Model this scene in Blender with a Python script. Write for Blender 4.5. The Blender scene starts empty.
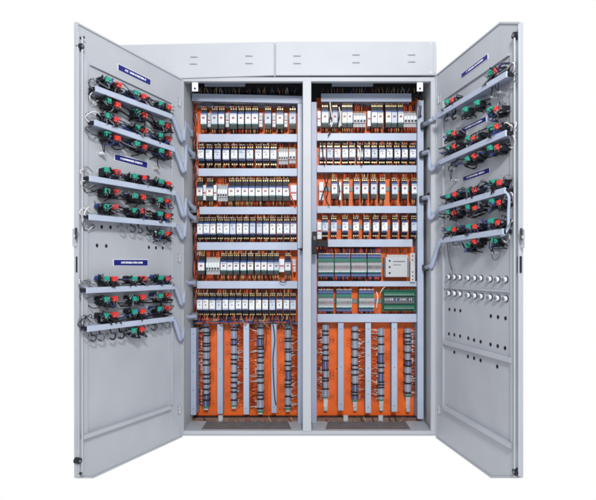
import bpy, math, random
from mathutils import Vector

scene = bpy.context.scene
COL = scene.collection
rnd = random.Random(7)

# ------------------------------------------------------------------ camera geometry
D, F, CX, HY, ZC = 2.65, 474.3, 305.0, 272.0, 0.9163

def at(px, py, Y=0.0):
    d = D + Y
    return Vector(((px-CX)/F*d, Y, ZC+(HY-py)/F*d))

# ------------------------------------------------------------------ materials
def mat(name, col, rough=0.5, metal=0.0, bump=0.0, bscale=200.0, var=0.0, vscale=3.0, coat=0.0, trans=0.0, wave=False):
    m = bpy.data.materials.new(name); m.use_nodes = True
    nt = m.node_tree; b = nt.nodes['Principled BSDF']
    b.inputs['Base Color'].default_value = (*col, 1)
    b.inputs['Roughness'].default_value = rough
    b.inputs['Metallic'].default_value = metal
    b.inputs['Coat Weight'].default_value = coat
    b.inputs['Specular IOR Level'].default_value = 0.5 if metal > 0.1 or trans > 0 else (0.22 if max(col) < 0.2 else 0.35)
    b.inputs['Transmission Weight'].default_value = trans
    tc = nt.nodes.new('ShaderNodeTexCoord')
    if var > 0:
        n = nt.nodes.new('ShaderNodeTexNoise'); n.inputs['Scale'].default_value = vscale
        n.inputs['Detail'].default_value = 6; n.inputs['Roughness'].default_value = 0.6
        nt.links.new(tc.outputs['Object'], n.inputs['Vector'])
        r = nt.nodes.new('ShaderNodeValToRGB')
        r.color_ramp.elements[0].position = 0.3; r.color_ramp.elements[1].position = 0.7
        r.color_ramp.elements[0].color = (*[c*(1-var) for c in col], 1)
        r.color_ramp.elements[1].color = (*[min(1, c*(1+var)) for c in col], 1)
        nt.links.new(n.outputs['Fac'], r.inputs['Fac'])
        nt.links.new(r.outputs['Color'], b.inputs['Base Color'])
        mr = nt.nodes.new('ShaderNodeMapRange')
        mr.inputs['To Min'].default_value = max(0.05, rough-0.08); mr.inputs['To Max'].default_value = min(1, rough+0.1)
        nt.links.new(n.outputs['Fac'], mr.inputs['Value']); nt.links.new(mr.outputs['Result'], b.inputs['Roughness'])
    if bump > 0:
        n2 = nt.nodes.new('ShaderNodeTexNoise'); n2.inputs['Scale'].default_value = bscale
        n2.inputs['Detail'].default_value = 2
        nt.links.new(tc.outputs['Object'], n2.inputs['Vector'])
        bp = nt.nodes.new('ShaderNodeBump'); bp.inputs['Strength'].default_value = bump
        bp.inputs['Distance'].default_value = 0.001
        nt.links.new(n2.outputs['Fac'], bp.inputs['Height']); nt.links.new(bp.outputs['Normal'], b.inputs['Normal'])
        if wave:      # slight oil-canning of the sheet metal
            n3 = nt.nodes.new('ShaderNodeTexNoise'); n3.inputs['Scale'].default_value = 4.5; n3.inputs['Detail'].default_value = 1
            nt.links.new(tc.outputs['Object'], n3.inputs['Vector'])
            b2 = nt.nodes.new('ShaderNodeBump'); b2.inputs['Strength'].default_value = 0.5; b2.inputs['Distance'].default_value = 0.02
            nt.links.new(n3.outputs['Fac'], b2.inputs['Height']); nt.links.new(b2.outputs['Normal'], bp.inputs['Normal'])
    return m

M = {
 'paint':   mat('grey_powder_paint', (0.362,0.384,0.428), 0.42, bump=0.35, bscale=380, var=0.045, vscale=5, wave=True),
 'header':  mat('light_grey_powder_paint', (0.385,0.405,0.445), 0.45, bump=0.3, bscale=380, var=0.03, vscale=5, wave=True),
 'inner':   mat('inner_grey_paint', (0.40,0.43,0.46), 0.55, bump=0.2, bscale=400, var=0.06, vscale=6),
 'duct':    mat('blue_grey_pvc', (0.31,0.36,0.48), 0.42, bump=0.1, bscale=120, var=0.04, vscale=9),
 'strip':   mat('blue_grey_terminal', (0.27,0.32,0.44), 0.4),
 'ductlid': mat('pale_blue_grey_pvc', (0.375,0.43,0.55), 0.38, var=0.06, vscale=9),
 'orange':  mat('orange_mounting_enamel', (0.80,0.138,0.02), 0.42, bump=0.3, bscale=260, var=0.14, vscale=11),
 'white':   mat('white_plastic', (0.66,0.69,0.745), 0.4),
 'white2':  mat('aged_white_plastic', (0.48,0.54,0.65), 0.45),
 'white3':  mat('warm_white_plastic', (0.70,0.69,0.68), 0.45),
 'lgrey':   mat('light_grey_plastic', (0.42,0.44,0.47), 0.45),
 'mgrey':   mat('mid_grey_plastic', (0.14,0.155,0.18), 0.45),
 'black':   mat('black_plastic', (0.010,0.012,0.018), 0.45),
 'dark':    mat('charcoal_steel', (0.035,0.04,0.045), 0.5),
 'navy':    mat('navy_plastic', (0.02,0.05,0.20), 0.4),
 'blue':    mat('blue_relay_plastic', (0.03,0.075,0.23), 0.4),
 'teal':    mat('teal_plastic', (0.03,0.22,0.22), 0.4),
 'green':   mat('green_contact_plastic', (0.02,0.30,0.22), 0.4),
 'red':     mat('red_contact_plastic', (0.62,0.04,0.032), 0.38),
 'rmark':   mat('red_toggle_plastic', (0.42,0.03,0.05), 0.4),
 'rgreen':  mat('green_terminal_plastic', (0.04,0.19,0.125), 0.4),
 'pcb':     mat('green_circuit_board', (0.015,0.09,0.06), 0.35, var=0.15, vscale=60),
 'brass':   mat('brass_screw', (0.72,0.55,0.28), 0.35, metal=0.7),
 'steel':   mat('zinc_plated_steel', (0.70,0.71,0.74), 0.28, metal=0.85),
 'dullzinc': mat('dull_zinc', (0.22,0.22,0.23), 0.55, metal=0.4, var=0.15, vscale=30),
 'chrome':  mat('chrome', (0.85,0.86,0.88), 0.12, metal=1.0),
 'copper':  mat('dusty_copper_bar', (0.20,0.115,0.085), 0.5, metal=0.15, var=0.25, vscale=25),
 'gland':   mat('brown_grey_gland_plate', (0.13,0.125,0.13), 0.6, var=0.2, vscale=18),
 'label':   mat('engraved_navy_label', (0.012,0.016,0.16), 0.4),
 'hole':    mat('dark_hole', (0.01,0.01,0.014), 0.8),
 'wblack':  mat('black_wire', (0.010,0.010,0.014), 0.5),
 'wgrey':   mat('grey_wire', (0.14,0.15,0.18), 0.45),
 'wred':    mat('red_brown_wire', (0.32,0.045,0.022), 0.45),
 'wor':     mat('orange_red_wire', (0.55,0.09,0.03), 0.45),
 'wtan':    mat('tan_wire', (0.46,0.30,0.13), 0.5),
 'wblue':   mat('blue_wire', (0.03,0.05,0.19), 0.45),
 'wwhite':  mat('white_wire', (0.65,0.64,0.62), 0.5),
 'lens':    mat('clear_lamp_plastic', (0.75,0.77,0.75), 0.15, trans=0.5),
}

# ------------------------------------------------------------------ mesh builder
class MB:
    def __init__(s, T=None):
        s.v=[]; s.f=[]; s.m=[]; s.sm=[]; s.mats=[]; s.T=T
    def mi(s, m):
        if m not in s.mats: s.mats.append(m)
        return s.mats.index(m)
    def add(s, vs, fs, m, smooth=False, raw=False):
        o=len(s.v); k=s.mi(m)
        for p in vs:
            p=Vector(p); s.v.append(p if (raw or s.T is None) else s.T(p))
        for f in fs:
            s.f.append([i+o for i in f]); s.m.append(k); s.sm.append(smooth)
    def box(s, x0,y0,z0,x1,y1,z1, m):
        vs=[(x,y,z) for x in (x0,x1) for y in (y0,y1) for z in (z0,z1)]
        s.add(vs, [(0,1,3,2),(4,6,7,5),(0,4,5,1),(2,3,7,6),(0,2,6,4),(1,5,7,3)], m)
    def prism(s, poly, axis_vec, m):
        """poly: list of 3D points, extruded by axis_vec"""
        n=len(poly); a=Vector(axis_vec); vs=[Vector(p) for p in poly]+[Vector(p)+a for p in poly]
        s.add(vs, [tuple(range(n)), tuple(range(2*n-1,n-1,-1))]+[(i,(i+1)%n,(i+1)%n+n,i+n) for i in range(n)], m)
    def pbox(s, x0,y0,x1,y1, Y, dep, m):
        a=at(x0,y1,Y); b=at(x1,y0,Y); s.box(a.x,Y,a.z,b.x,Y+dep,b.z,m)
    def cyl(s, c, ax, r, h, m, n=14, r2=None):
        c=Vector(c); ax=Vector(ax).normalized(); r2=r if r2 is None else r2
        t=Vector((0,0,1)) if abs(ax.z)<0.9 else Vector((1,0,0))
        e1=ax.cross(t).normalized(); e2=ax.cross(e1)
        vs=[c+(e1*math.cos(2*math.pi*i/n)+e2*math.sin(2*math.pi*i/n))*r for i in range(n)]
        vs+=[c+ax*h+(e1*math.cos(2*math.pi*i/n)+e2*math.sin(2*math.pi*i/n))*r2 for i in range(n)]
        s.add(vs, [(i,(i+1)%n,(i+1)%n+n,i+n) for i in range(n)], m, True)
        s.add(vs, [tuple(range(n)), tuple(range(2*n-1,n-1,-1))], m)
    def tube(s, pts, r, m, n=5):
        P=[Vector(p) for p in pts]
        if s.T: P=[s.T(p) for p in P]
        # resample smooth (Catmull-Rom)
        if len(P)>2:
            Q=[]; E=[P[0]*2-P[1]]+P+[P[-1]*2-P[-2]]
            for i in range(1,len(E)-2):
                for k in range(4):
                    t=k/4; a,b,c,d=E[i-1],E[i],E[i+1],E[i+2]
                    Q.append(0.5*((2*b)+(c-a)*t+(2*a-5*b+4*c-d)*t*t+(3*b-a-3*c+d)*t**3))
            Q.append(P[-1]); P=Q
        vs=[]
        for i,p in enumerate(P):
            d=(P[min(i+1,len(P)-1)]-P[max(i-1,0)])
            if d.length<1e-9: d=Vector((0,0,1))
            d.normalize(); t=Vector((0.31,0.9,0.12)) if abs(d.y)<0.85 else Vector((1,0,0.1))
            e1=d.cross(t).normalized(); e2=d.cross(e1)
            vs+=[p+(e1*math.cos(2*math.pi*k/n)+e2*math.sin(2*math.pi*k/n))*r for k in range(n)]
        fs=[(i*n+k,i*n+(k+1)%n,(i+1)*n+(k+1)%n,(i+1)*n+k) for i in range(len(P)-1) for k in range(n)]
        s.add(vs, fs, m, True, raw=True)
        L=len(vs); s.add(vs[:n], [tuple(range(n))], m, raw=True); s.add(vs[L-n:], [tuple(range(n))], m, raw=True)
    def build(s, name, parent=None, bevel=0.0, label=None):
        xs=[p.x for p in s.v]; ys=[p.y for p in s.v]; zs=[p.z for p in s.v]
        o=Vector(((min(xs)+max(xs))/2,(min(ys)+max(ys))/2,(min(zs)+max(zs))/2))
        me=bpy.data.meshes.new(name)
        me.from_pydata([tuple(p-o) for p in s.v],[],s.f)
        for m in s.mats: me.materials.append(M[m])
        me.polygons.foreach_set('material_index', s.m); me.polygons.foreach_set('use_smooth', s.sm)
        import bmesh
        bm=bmesh.new(); bm.from_mesh(me); bmesh.ops.recalc_face_normals(bm, faces=bm.faces); bm.to_mesh(me); bm.free()
        ob=bpy.data.objects.new(name, me); COL.objects.link(ob)
        po = Vector((0,0,0)) if parent is None else ORG[parent.name]
        ORG[ob.name]=o
        if parent: ob.parent=parent
        ob.location = o-po
        if bevel>0:
            b=ob.modifiers.new('bevel','BEVEL'); b.width=bevel; b.segments=2; b.limit_method='ANGLE'; b.angle_limit=math.radians(40)
        if label: ob['label']=label
        return ob
ORG={}

root = bpy.data.objects.new('control_cabinet', None); COL.objects.link(root)
root['label'] = 'grey double-door electrical control cabinet, doors wide open on orange mounting plates'
root['category'] = 'electrical cabinet'
ORG[root.name]=Vector((0,0,0))

# ------------------------------------------------------------------ carcass
DEP=0.42
xl, xr = at(180,0).x, at(437.5,0).x
zb = at(0,436).z; zt=at(0,77).z
zo0, zo1 = at(0,431).z, at(0,81.2).z     # opening
XA0,XA1 = at(183.6,0).x, at(302.8,0).x
XB0,XB1 = at(311.2,0).x, at(431,0).x
b=MB()
b.box(xl,0,zo0,XA0,0.03,zo1,'header'); b.box(XA1,-0.004,zo0,XB0,0.03,zo1,'header'); b.box(XB1,0,zo0,xr,0.03,zo1,'header')
b.box(xl,0.002,zo1,xr,0.03,zt,'header'); b.box(xl,0.0,zb,xr,0.03,zo0,'header')
# inner lip shadow channel of the frame
b.box(xl,-0.006,zb+0.002,xr,0.0,zb+0.008,'paint')
# walls
b.box(xl+0.001,0.03,zb+.001,xl+0.018,DEP,zt-.001,'inner'); b.box(xr-0.018,0.03,zb+.001,xr-0.001,DEP,zt-.001,'inner')
b.box(xl+0.018,DEP-0.01,zb+.002,xr-0.018,DEP-.001,zt-.002,'inner')
b.box(xl+0.018,0.03,zb+.002,xr-0.018,DEP-0.01,zb+0.014,'inner')
ztop=at(0,42.6).z
b.box(xl+0.018,0.016,ztop-0.014,xr-0.018,DEP-0.002,ztop-0.003,'inner')
b.box(xl+0.001,0.016,zt+.001,xl+0.017,DEP-.002,ztop-0.004,'inner'); b.box(xr-0.018,0.016,zt+.001,xr-0.0015,DEP-.002,ztop-0.004,'header')
b.box(xl+0.018,DEP-0.01,zt,xr-0.018,DEP-.003,ztop-0.015,'inner')
xm=(XA1+XB0)/2
b.box(xm-0.006,0.03,zb+0.014,xm+0.006,DEP-0.01,ztop-.016,'inner')
# side bus chamber, behind the left door
xc=at(112,0).x
b.box(xc,0.013,zb,xl-0.004,DEP,ztop-0.012,'paint')
b.build('cabinet_body', root, bevel=0.0015)

# floor corner gussets and gland plates
for (a0,a1,gx0,gx1) in ((184,302,201,292),(312,431,325,411)):
    g=MB(); p=[at(gx0,430.6,0.035),at(gx1,430.6,0.035),at(gx1-4,421.5,0.2),at(gx0+3,421.5,0.2)]
    z=zb+0.0145; q=[Vector((v.x,v.y,z)) for v in p]; g.prism(q,(0,0,0.004),'gland'); g.build('gland_plate',root)
    for xx0,xx1 in ((a0+0.5,gx0),(gx1,a1-0.5)):
        A=at(xx0,0,0.035); B=at(xx1,0,0.035); g=MB(); g.box(A.x,0.035,z,B.x,0.19,z+0.010,'paint'); g.build('floor_bracket',root, bevel=.001)

# header boxes
def header(c, louv):
    h=MB(); P=[at(px,py,-0.006) for px,py in c]; h.prism(P,(0,0.018,0),'header')
    ob=h.build('header_panel',root, bevel=0.003)
    for px,py in louv:
        l=MB(); a=at(px-4.2,py,-0.006); w=at(px+4.2,py,-0.006).x-a.x
        n=8
        vs=[]
        for i in range(n+1):
            t=i/n; x=a.x+w*t; e=math.sin(math.pi*min(1,max(0,t)))**0.5
            vs+= [(x,-0.0055,a.z+0.007),(x,-0.006-0.007*e,a.z-0.0005),(x,-0.0055,a.z-0.001)]
        fs=[]
        for i in range(n):
            o=i*3; fs+=[(o,o+3,o+4,o+1),(o+1,o+4,o+5,o+2)]
        l.add(vs,fs,'header',True)
        l.box(a.x+.003,-0.0075,a.z-0.0030,a.x+w-.003,-0.0045,a.z-0.0012,'mgrey')
        l.build('louvre',ob)
    return ob
header([(112,45),(273.9,41.6),(274.2,75.4),(112,80.5)], [(194,57),(193.5,64),(249,56),(249,63.5)])
hr=header([(275.6,41.6),(435.8,41.4),(436.2,75.0),(275.6,75.4)], [(297,56),(297,63.5),(356,55),(356,62.7),(411.5,55),(411.5,62)])
h=MB(); a=at(433.6,73.5,-0.006); c=at(435.4,43,-0.006); h.box(a.x,-0.009,a.z,c.x,-0.006,c.z,'header')
for py in (43.5,72): 
    p=at(431,py+.5,-0.006); h.cyl((p.x,-0.0055,p.z),(0,-1,0),0.004,0.003,'steel')
h.build('edge_trim',hr)
h=MB(); h.pbox(274.0,42.8,275.5,76.5,0.006,0.009,'inner'); h.build('seam_gasket',root)

# top chamber: dark sheet painted in for its unlit depth, little wires, brackets
for (x0,x1,g0,g1,bk0) in ((190,302,204.5,245,192),(313,424,332,373,417)):
    t=MB(); t.pbox(x0-2,74,x1-1,100,0.30,0.01,'dark'); t.build('shade_backing',root)
    t=MB(); t.pbox(g0,80.2,g1,86,0.16,0.01,'duct'); t.build('support_bar',root)
    t=MB(); A=at(x0+9,92,.22); B=at(x1-4,92,.22)
    t.box(A.x,0.225,A.z-0.004,B.x,0.235,A.z+0.004,'black')
    k=0; x=A.x
    while x<B.x:
        m=rnd.choice(['wtan','wgrey','wred','wwhite','wgrey','wtan','wblack','wblack']); dx=rnd.uniform(-.02,.02)
        t.tube([(x,0.215,A.z-0.015),(x+dx*.4,0.20,A.z+0.008),(x+dx,0.23,A.z+0.032)],0.0018,m)
        t.box(x-.003,.212,A.z-.002,x+.003,.224,A.z+.004,'wgrey')
        x+=rnd.uniform(0.012,0.024)
    t.build('incoming_wiring',root)
    t=MB(); t.pbox(bk0,82.0,bk0+6,91.3,0.012,0.004,'white')
    p=at(bk0+3,88.6,0.012); t.cyl((p.x,0.0122,p.z),(0,-1,0),0.0055,0.003,'hole'); t.build('lifting_bracket',root, bevel=.001)

# mounting plates
PY=0.28
for x0,x1,y0 in ((196.3,300.5,101),(316.3,418,98)):
    p=MB(); p.pbox(x0,y0,x1,416.4,PY,0.003,'orange'); pl=p.build('mounting_plate',root)
    for k in range(14):
        q=at(rnd.uniform(x0+4,x1-4),rnd.choice([rnd.uniform(330,412),rnd.uniform(408,414)]),PY); h=MB()
        if k%2: h.cyl((q.x,PY-.0002,q.z),(0,-1,0),.0045,.0025,'steel',8)
        else: h.cyl((q.x,PY-.0001,q.z),(0,-1,0),.0035,.0006,'hole',10)
        h.build('plate_screw' if k%2 else 'drilled_hole',pl)

# ------------------------------------------------------------------ ducts
DY=0.20
def hduct(x0,x1,yt,yb,yl=0,lid='ductlid',Y=DY):
    """horizontal slotted duct seen at pixels; yl lifts the left end"""
    d=MB(); A=at(x0,yb,Y); B=at(x1,yt,Y); sl=at(0,0,Y).z-at(0,yl,Y).z
    dy=PY-Y-0.0015
    # lid
    zl=lambda x:(1-(x-A.x)/(B.x-A.x))*(-sl)
    L=[(A.x,Y,A.z+zl(A.x)),(B.x,Y,A.z),(B.x,Y,B.z),(A.x,Y,B.z+zl(A.x))]
    d.prism(L,(0,0.010,0),lid)
    h=B.z-A.z; n=int((B.x-A.x)/0.0125)
    for i in range(n):
        x=A.x+0.003+i*(B.x-A.x-0.006)/n; z=zl(x)
        d.box(x,Y+0.010,A.z+z+0.002,x+0.0078,Y+dy,A.z+z+0.004,'duct')
        d.box(x,Y+0.010,B.z+z-0.004,x+0.0078,Y+dy,B.z+z-0.002,'duct')
    d.box(A.x+.003,Y+dy-0.02,A.z+0.0045,B.x-.003,Y+dy-0.0005,B.z-0.0045,'duct')
    # wires lying inside
    for k in range(5):
        z0=A.z+h*(0.25+0.12*k); pts=[(A.x+(B.x-A.x)*i/7, Y+0.02+rnd.random()*.03, z0+rnd.uniform(-.25,.25)*h*.6) for i in range(8)]
        d.tube(pts,0.002,rnd.choice(['wred','wblack','wtan','wblack']),4)
    return d.build('wiring_duct',root,bevel=0.0008)
def vduct(x0,x1,y0,y1,Y=DY,lid='duct',slots=True,dep=None):
    d=MB(); A=at(x0,y1,Y); B=at(x1,y0,Y); dy=(PY-Y-0.0015) if dep is None else dep
    d.box(A.x,Y,A.z,B.x,Y+0.009,B.z,lid)
    if slots:
        n=int((B.z-A.z)/0.0125)
        for i in range(n):
            z=A.z+0.002+i*(B.z-A.z-0.004)/n
            d.box(A.x+0.002,Y+0.009,z,A.x+0.004,Y+dy,z+0.0078,'duct'); d.box(B.x-0.004,Y+0.009,z,B.x-0.002,Y+dy,z+0.0078,'duct')
    d.box(A.x+.0045,Y+dy-.012,A.z+.002,B.x-.0045,Y+dy-0.0005,B.z-.002,'duct')
    ob=d.build('wiring_duct',root,bevel=0.0008)
    if x1-x0>5 and y0>320:
        r=MB(); n=rnd.choice([3,5,7])
        for i in range(n):
            p=at((x0+x1)/2,y0+6+(y1-y0-12)*i/(n-1),Y); r.cyl((p.x,Y+.0005,p.z),(0,-1,0),.0035,.0015,'mgrey',8)
        r.build('rivet_row',ob)
    return ob

# left compartment
hduct(192,302.5,96,103.4,-2.6,lid='duct',Y=0.17)
for a0,a1,t0,t1 in ((198.5,297.2,134,141.8),(198.3,297.2,168.4,176),(199.5,297,206.8,214.2),(197,297.5,242.2,250),(197,297.5,281,288.5)):
    hduct(a0,a1,t0,t1)
# right compartment
hduct(321,411.5,93.4,101.5,0,lid='duct',Y=0.17)
for a0,a1,t0,t1 in ((317,417,133.2,140.6),(317,417,165.2,172.2),(317,417.2,206,213),(328,412.5,239.2,246.8),(317.8,417.2,281.2,286.4),(317.5,417.6,314,322.2)):
    hduct(a0,a1,t0,t1)
# vertical ducts
vduct(297.7,302.2,103.5,248.5,0.155,lid='ductlid'); vduct(297.9,303.4,249.5,428,0.15)
vduct(311.4,316.6,102,423,0.16); vduct(417.6,423.6,100,419,0.16,lid='ductlid')
vduct(183.9,189.6,331,419,0.17); vduct(190.6,196.0,328,415,0.16)
for a0,a1,t0,t1,l in ((217.3,222.8,324,414,'duct'),(243.5,249,323,414.5,'ductlid'),(271.4,276.6,324,413,'duct'),
                    (338,343.6,323,410.5,'duct'),(365.4,371,323,413,'ductlid'),(391.7,397.2,323,411.8,'ductlid')):
    vduct(a0,a1,t0,t1,0.205,l)
# slots pattern wires on the duct at lower left (zigzag lacing)
w=MB(); pts=[]
for i in range(26):
    p=at(186.8+(1.7 if i%2 else -1.7)+rnd.uniform(-.4,.4),332+i*3.3,0.166); pts.append(p)
w.tube(pts,0.0022,'wblack'); pts2=[Vector((p.x+rnd.uniform(-.006,.006),p.y-.002,p.z+.012)) for p in pts]; w.tube(pts2,0.0018,'wblue')
w.build('cable_lacing',root)

# ------------------------------------------------------------------ wires at devices
WC=['wblack','wred','wblack','wor','wtan','wblack','wgrey']
def wiring(parent,x0,x1,ztop,zup,zbot,zdn,Y,n=3,colors=WC,loop=0.0,up=True,dn=True):
    w=MB(); n=n+2 if n<4 else n
    for i in range(n):
        x=x0+(x1-x0)*(i+0.5)/n
        if up:
            dx=rnd.uniform(-.006,.006)
            w.tube([(x,Y+.018,ztop-.004),(x+dx*.3,Y+.008-rnd.random()*.008,ztop+(zup-ztop)*.45),(x+dx,Y+.035,zup+.003)],0.0025,rnd.choice(colors+['wblack']),4)
            w.cyl((x,Y+.006,ztop-.001),(0,0,1),0.0026,0.006,rnd.choice(['wtan','wtan','wwhite','lgrey']),6)
        if dn:
            dx=rnd.uniform(-.008,.008)
            w.tube([(x,Y+.018,zbot+.004),(x+dx*.3,Y+.006-rnd.random()*(.006+loop),zbot+(zdn-zbot)*(.45)),(x+dx,Y+.035,zdn-.003)],0.0025,rnd.choice(colors+['wblack']),4)
    if w.v: return w.build('wiring',parent)

def contactor(x0,x1,yt,yw0,yw1,yb,yup,ydn,Y=0.195):
    """pixels: body top, white face top/bottom, body bottom, duct edges above/below"""
    A=at(x0,yb,Y); B=at(x1,yt,Y); w0=at(0,yw1,Y).z; w1=at(0,yw0,Y).z
    wd=B.x-A.x; H=B.z-A.z; j=rnd.uniform(-.0015,.0015)
    m=MB()
    m.box(A.x,Y+.024,A.z+j,B.x,PY-.006,B.z+j,'black')            # base
    m.box(A.x+.001,Y+.008,w0-.009,B.x-.001,Y+.024,w1+.009,'black')
    m.box(A.x+.0005,Y+.004,w1+.001,B.x-.0005,Y+.02,w1+.010,'navy')   # blue bands
    m.box(A.x+.0005,Y+.006,w0-.007,B.x-.0005,Y+.02,w0-.001,'navy')
    for i in range(3):
        x=A.x+wd*(i+.5)/3
        m.cyl((x,Y+.0245,B.z+j-.008),(0,-1,0),.0036,.004,'brass',8); m.cyl((x,Y+.0245,A.z+j+.008),(0,-1,0),.0036,.004,'brass',8)
    ob=m.build('contactor',root)
    f=MB(); e1=rnd.uniform(-.0015,.0015); f.box(A.x+.0006,Y-.004+e1,w0+e1,B.x-.0006,Y+.0075,w1+e1,rnd.choice(['white','white','white2','white','white3']))
    xc=(A.x+B.x)/2; zc=(w0+w1)/2
    f.box(xc-.0035,Y-.0055,zc-.004,xc+.0035,Y-.0038,zc+.003,rnd.choice(['mgrey','mgrey','dark','navy','lgrey']))
    f.box(A.x+.004,Y-.0048,w0+.006,B.x-.004,Y-.0038,w0+.009,'lgrey')
    for k in range(3):
        zz=w1-.006-k*.0045
        f.box(A.x+.0035,Y-.0052+e1,zz-.0012,A.x+.0035+(wd-.007)*rnd.uniform(.4,1),Y-.0036+e1,zz+.0006,'mgrey')
    f.box(A.x+.0025,Y-.006+e1,w0+.0005,B.x-.0025,Y-.003+e1,w0+.0045,rnd.choice(['mgrey','white2','lgrey','navy']))
    f.build('face_cover',ob,bevel=.0012)
    wiring(ob,A.x,B.x,B.z,at(0,yup,Y).z,A.z,at(0,ydn,Y).z,Y,3,colors=['wblack','wblack','wblack','wred','wtan','wor'],loop=.012)
def breaker(x0,x1,yt,yw0,yw1,yb,yup,ydn,Y=0.195):
    A=at(x0,yb,Y); B=at(x1,yt,Y); w0=at(0,yw1,Y).z; w1=at(0,yw0,Y).z; wd=B.x-A.x
    m=MB()
    m.box(A.x,Y+.016,A.z,B.x,PY-.006,B.z,'black')
    m.box(A.x,Y+.002,w1+.0005,B.x,Y+.016,w1+.012,'navy')
    m.box(A.x+.001,Y+.002,A.z+.002,B.x-.001,Y+.016,w0-.0005,'dark')
    m.box(A.x+.002,Y+.0005,w0-.005,B.x-.002,Y+.003,w0-.002,'teal')
    for i in range(3):
        x=A.x+wd*(i+.5)/3; m.cyl((x,Y+.0165,B.z-.008),(0,-1,0),.0034,.004,'brass',8)
    ob=m.build('motor_circuit_breaker',root)
    f=MB(); e1=rnd.uniform(-.0015,.0015); f.box(A.x+.0005,Y-.006+e1*.5,w0+e1,B.x-.0005,Y+.002,w1+e1,rnd.choice(['white','white','white2','white3']))
    f.box(A.x+.003,Y-.0072,w1-.008,B.x-.003,Y-.0055,w1-.004,rnd.choice(['lgrey','white2','mgrey'])); f.build('face_cover',ob,bevel=.001)
    t=MB(); xc=(A.x+B.x)/2; zc=w0+(w1-w0)*.56
    t.box(xc-.0065,Y-.012,zc-.004,xc-.001,Y-.0055,zc+.006,'rmark'); t.box(xc+.001,Y-.010,zc-.003,xc+.006,Y-.0055,zc+.006,'dark')
    t.box(xc-.007,Y-.0068,w0+.004,xc+.007,Y-.0058,w0+.008,'lgrey')
    t.build('toggle',ob)
    wiring(ob,A.x,B.x,B.z,at(0,yup,Y).z,A.z,at(0,ydn,Y).z,Y,3,colors=['wblack','wtan','wred','wtan','wor','wred'])
def mcb(x0,x1,yt,yb,yup,ydn,poles,Y=0.20):
    A=at(x0,yb,Y); B=at(x1,yt,Y); wd=(B.x-A.x)/poles; H=B.z-A.z
    m=MB()
    for i in range(poles):
        a=A.x+wd*i+.0006; c=A.x+wd*(i+1)-.0006
        m.box(a,Y+.012,A.z,c,PY-.006,B.z,'lgrey'); m.box(a,Y-.004,A.z+H*.25,c,Y+.012,B.z-H*.28,'white')
        for z in (A.z+H*.1,B.z-H*.12): m.cyl(((a+c)/2,Y+.0125,z),(0,-1,0),.003,.002,'mgrey',8)
    ob=m.build('miniature_circuit_breaker',root,bevel=.0008)
    t=MB()
    for i in range(poles):
        xc=A.x+wd*(i+.5); t.box(xc-wd*.28,Y-.013,A.z+H*.30,xc+wd*.28,Y-.0035,A.z+H*.42,'dark')
    t.build('toggle',ob)
    wiring(ob,A.x,B.x,B.z,at(0,yup,Y).z,A.z,at(0,ydn,Y).z,Y,poles*2,colors=['wred','wor','wor','wblack'])
def slim(x0,x1,yt,yb,m0='lgrey',Y=0.215):
    A=at(x0,yb,Y); B=at(x1,yt,Y); m=MB(); m.box(A.x,Y,A.z,B.x,PY-.006,B.z,m0)
    H=B.z-A.z
    m.box(A.x+.002,Y-.003,A.z+H*.3,B.x-.002,Y,A.z+H*.6,'white'); m.box(A.x+.003,Y-.005,A.z+H*.42,B.x-.003,Y-.003,A.z+H*.52,'rmark')
    m.cyl(((A.x+B.x)/2,Y,A.z+H*.12),(0,-1,0),.0028,.002,'steel',8); m.cyl(((A.x+B.x)/2,Y,B.z-H*.12),(0,-1,0),.0028,.002,'steel',8)
    m.build('auxiliary_contact',root,bevel=.0008)

K=4.236
def cv(lst,o): return [(o+a/K,o+b_/K) for a,b_ in lst]
# ---- left rows
for a,c in cv([(88,113),(133,159),(163,188),(211,241),(246,271),(276,301),(304,331),(359,386),(409,438),(463,491)],180):
    breaker(a,c,107,114,124,129,106,134)
for a,c in cv([(117,131),(193,208),(334,350),(391,406),(441,456)],180): slim(a,c,113,127)
for a,c in cv([(77,101),(109,136),(145,172),(181,208),(216,243),(249,276),(282,310),(319,346),(351,378),(383,409)],180):
    contactor(a,c,145,150.3,159.3,165,141.8,168.4)
mcb(180+418/K,180+458/K,148,164,141.8,168.4,4); mcb(180+462/K,180+490/K,148,163,141.8,168.4,2)
for a,c in cv([(71,96),(112,140),(205,231),(233,259),(262,289),(292,317),(320,346),(349,375),(378,404),(407,433),(436,463)],180):
    breaker(a,c,179,188,195.8,201,176,206.8)
for a,c in cv([(97,110),(142,155),(468,494)],180): slim(a,c,185,200,'white')
mcb(180+159/K,180+201/K,185,201,176,206.8,4)
for a,c in cv([(73,97),(100,125),(128,151),(156,181),(184,209),(212,236),(240,263),(267,291),(296,319),(325,348),(352,376),(381,405),(410,434),(440,464),(468,493)],180):
    contactor(a,c,218,223.8,234,239.5,214.2,242.2)
for a,c in cv([(77,104),(172,198),(200,223),(226,251),(256,281),(286,311),(317,341),(344,368),(371,396),(398,419),(445,469)],180):
    breaker(a,c,254,262.5,270.3,275,250,281)
slim(180+420/K,180+442/K,259,272,'white'); slim(180+471/K,180+491/K,259,272,'lgrey')
mcb(180+110/K,180+168/K,258,274.5,250,281,5)
for a,c in cv([(72,95),(97,121),(125,149),(153,176),(180,204),(208,232),(236,260),(264,288),(293,316),(321,344),(349,373),(379,403),(409,433),(439,463),(467,491)],180):
    contactor(a,c,294,300,309.6,316,288.5,323)
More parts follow.
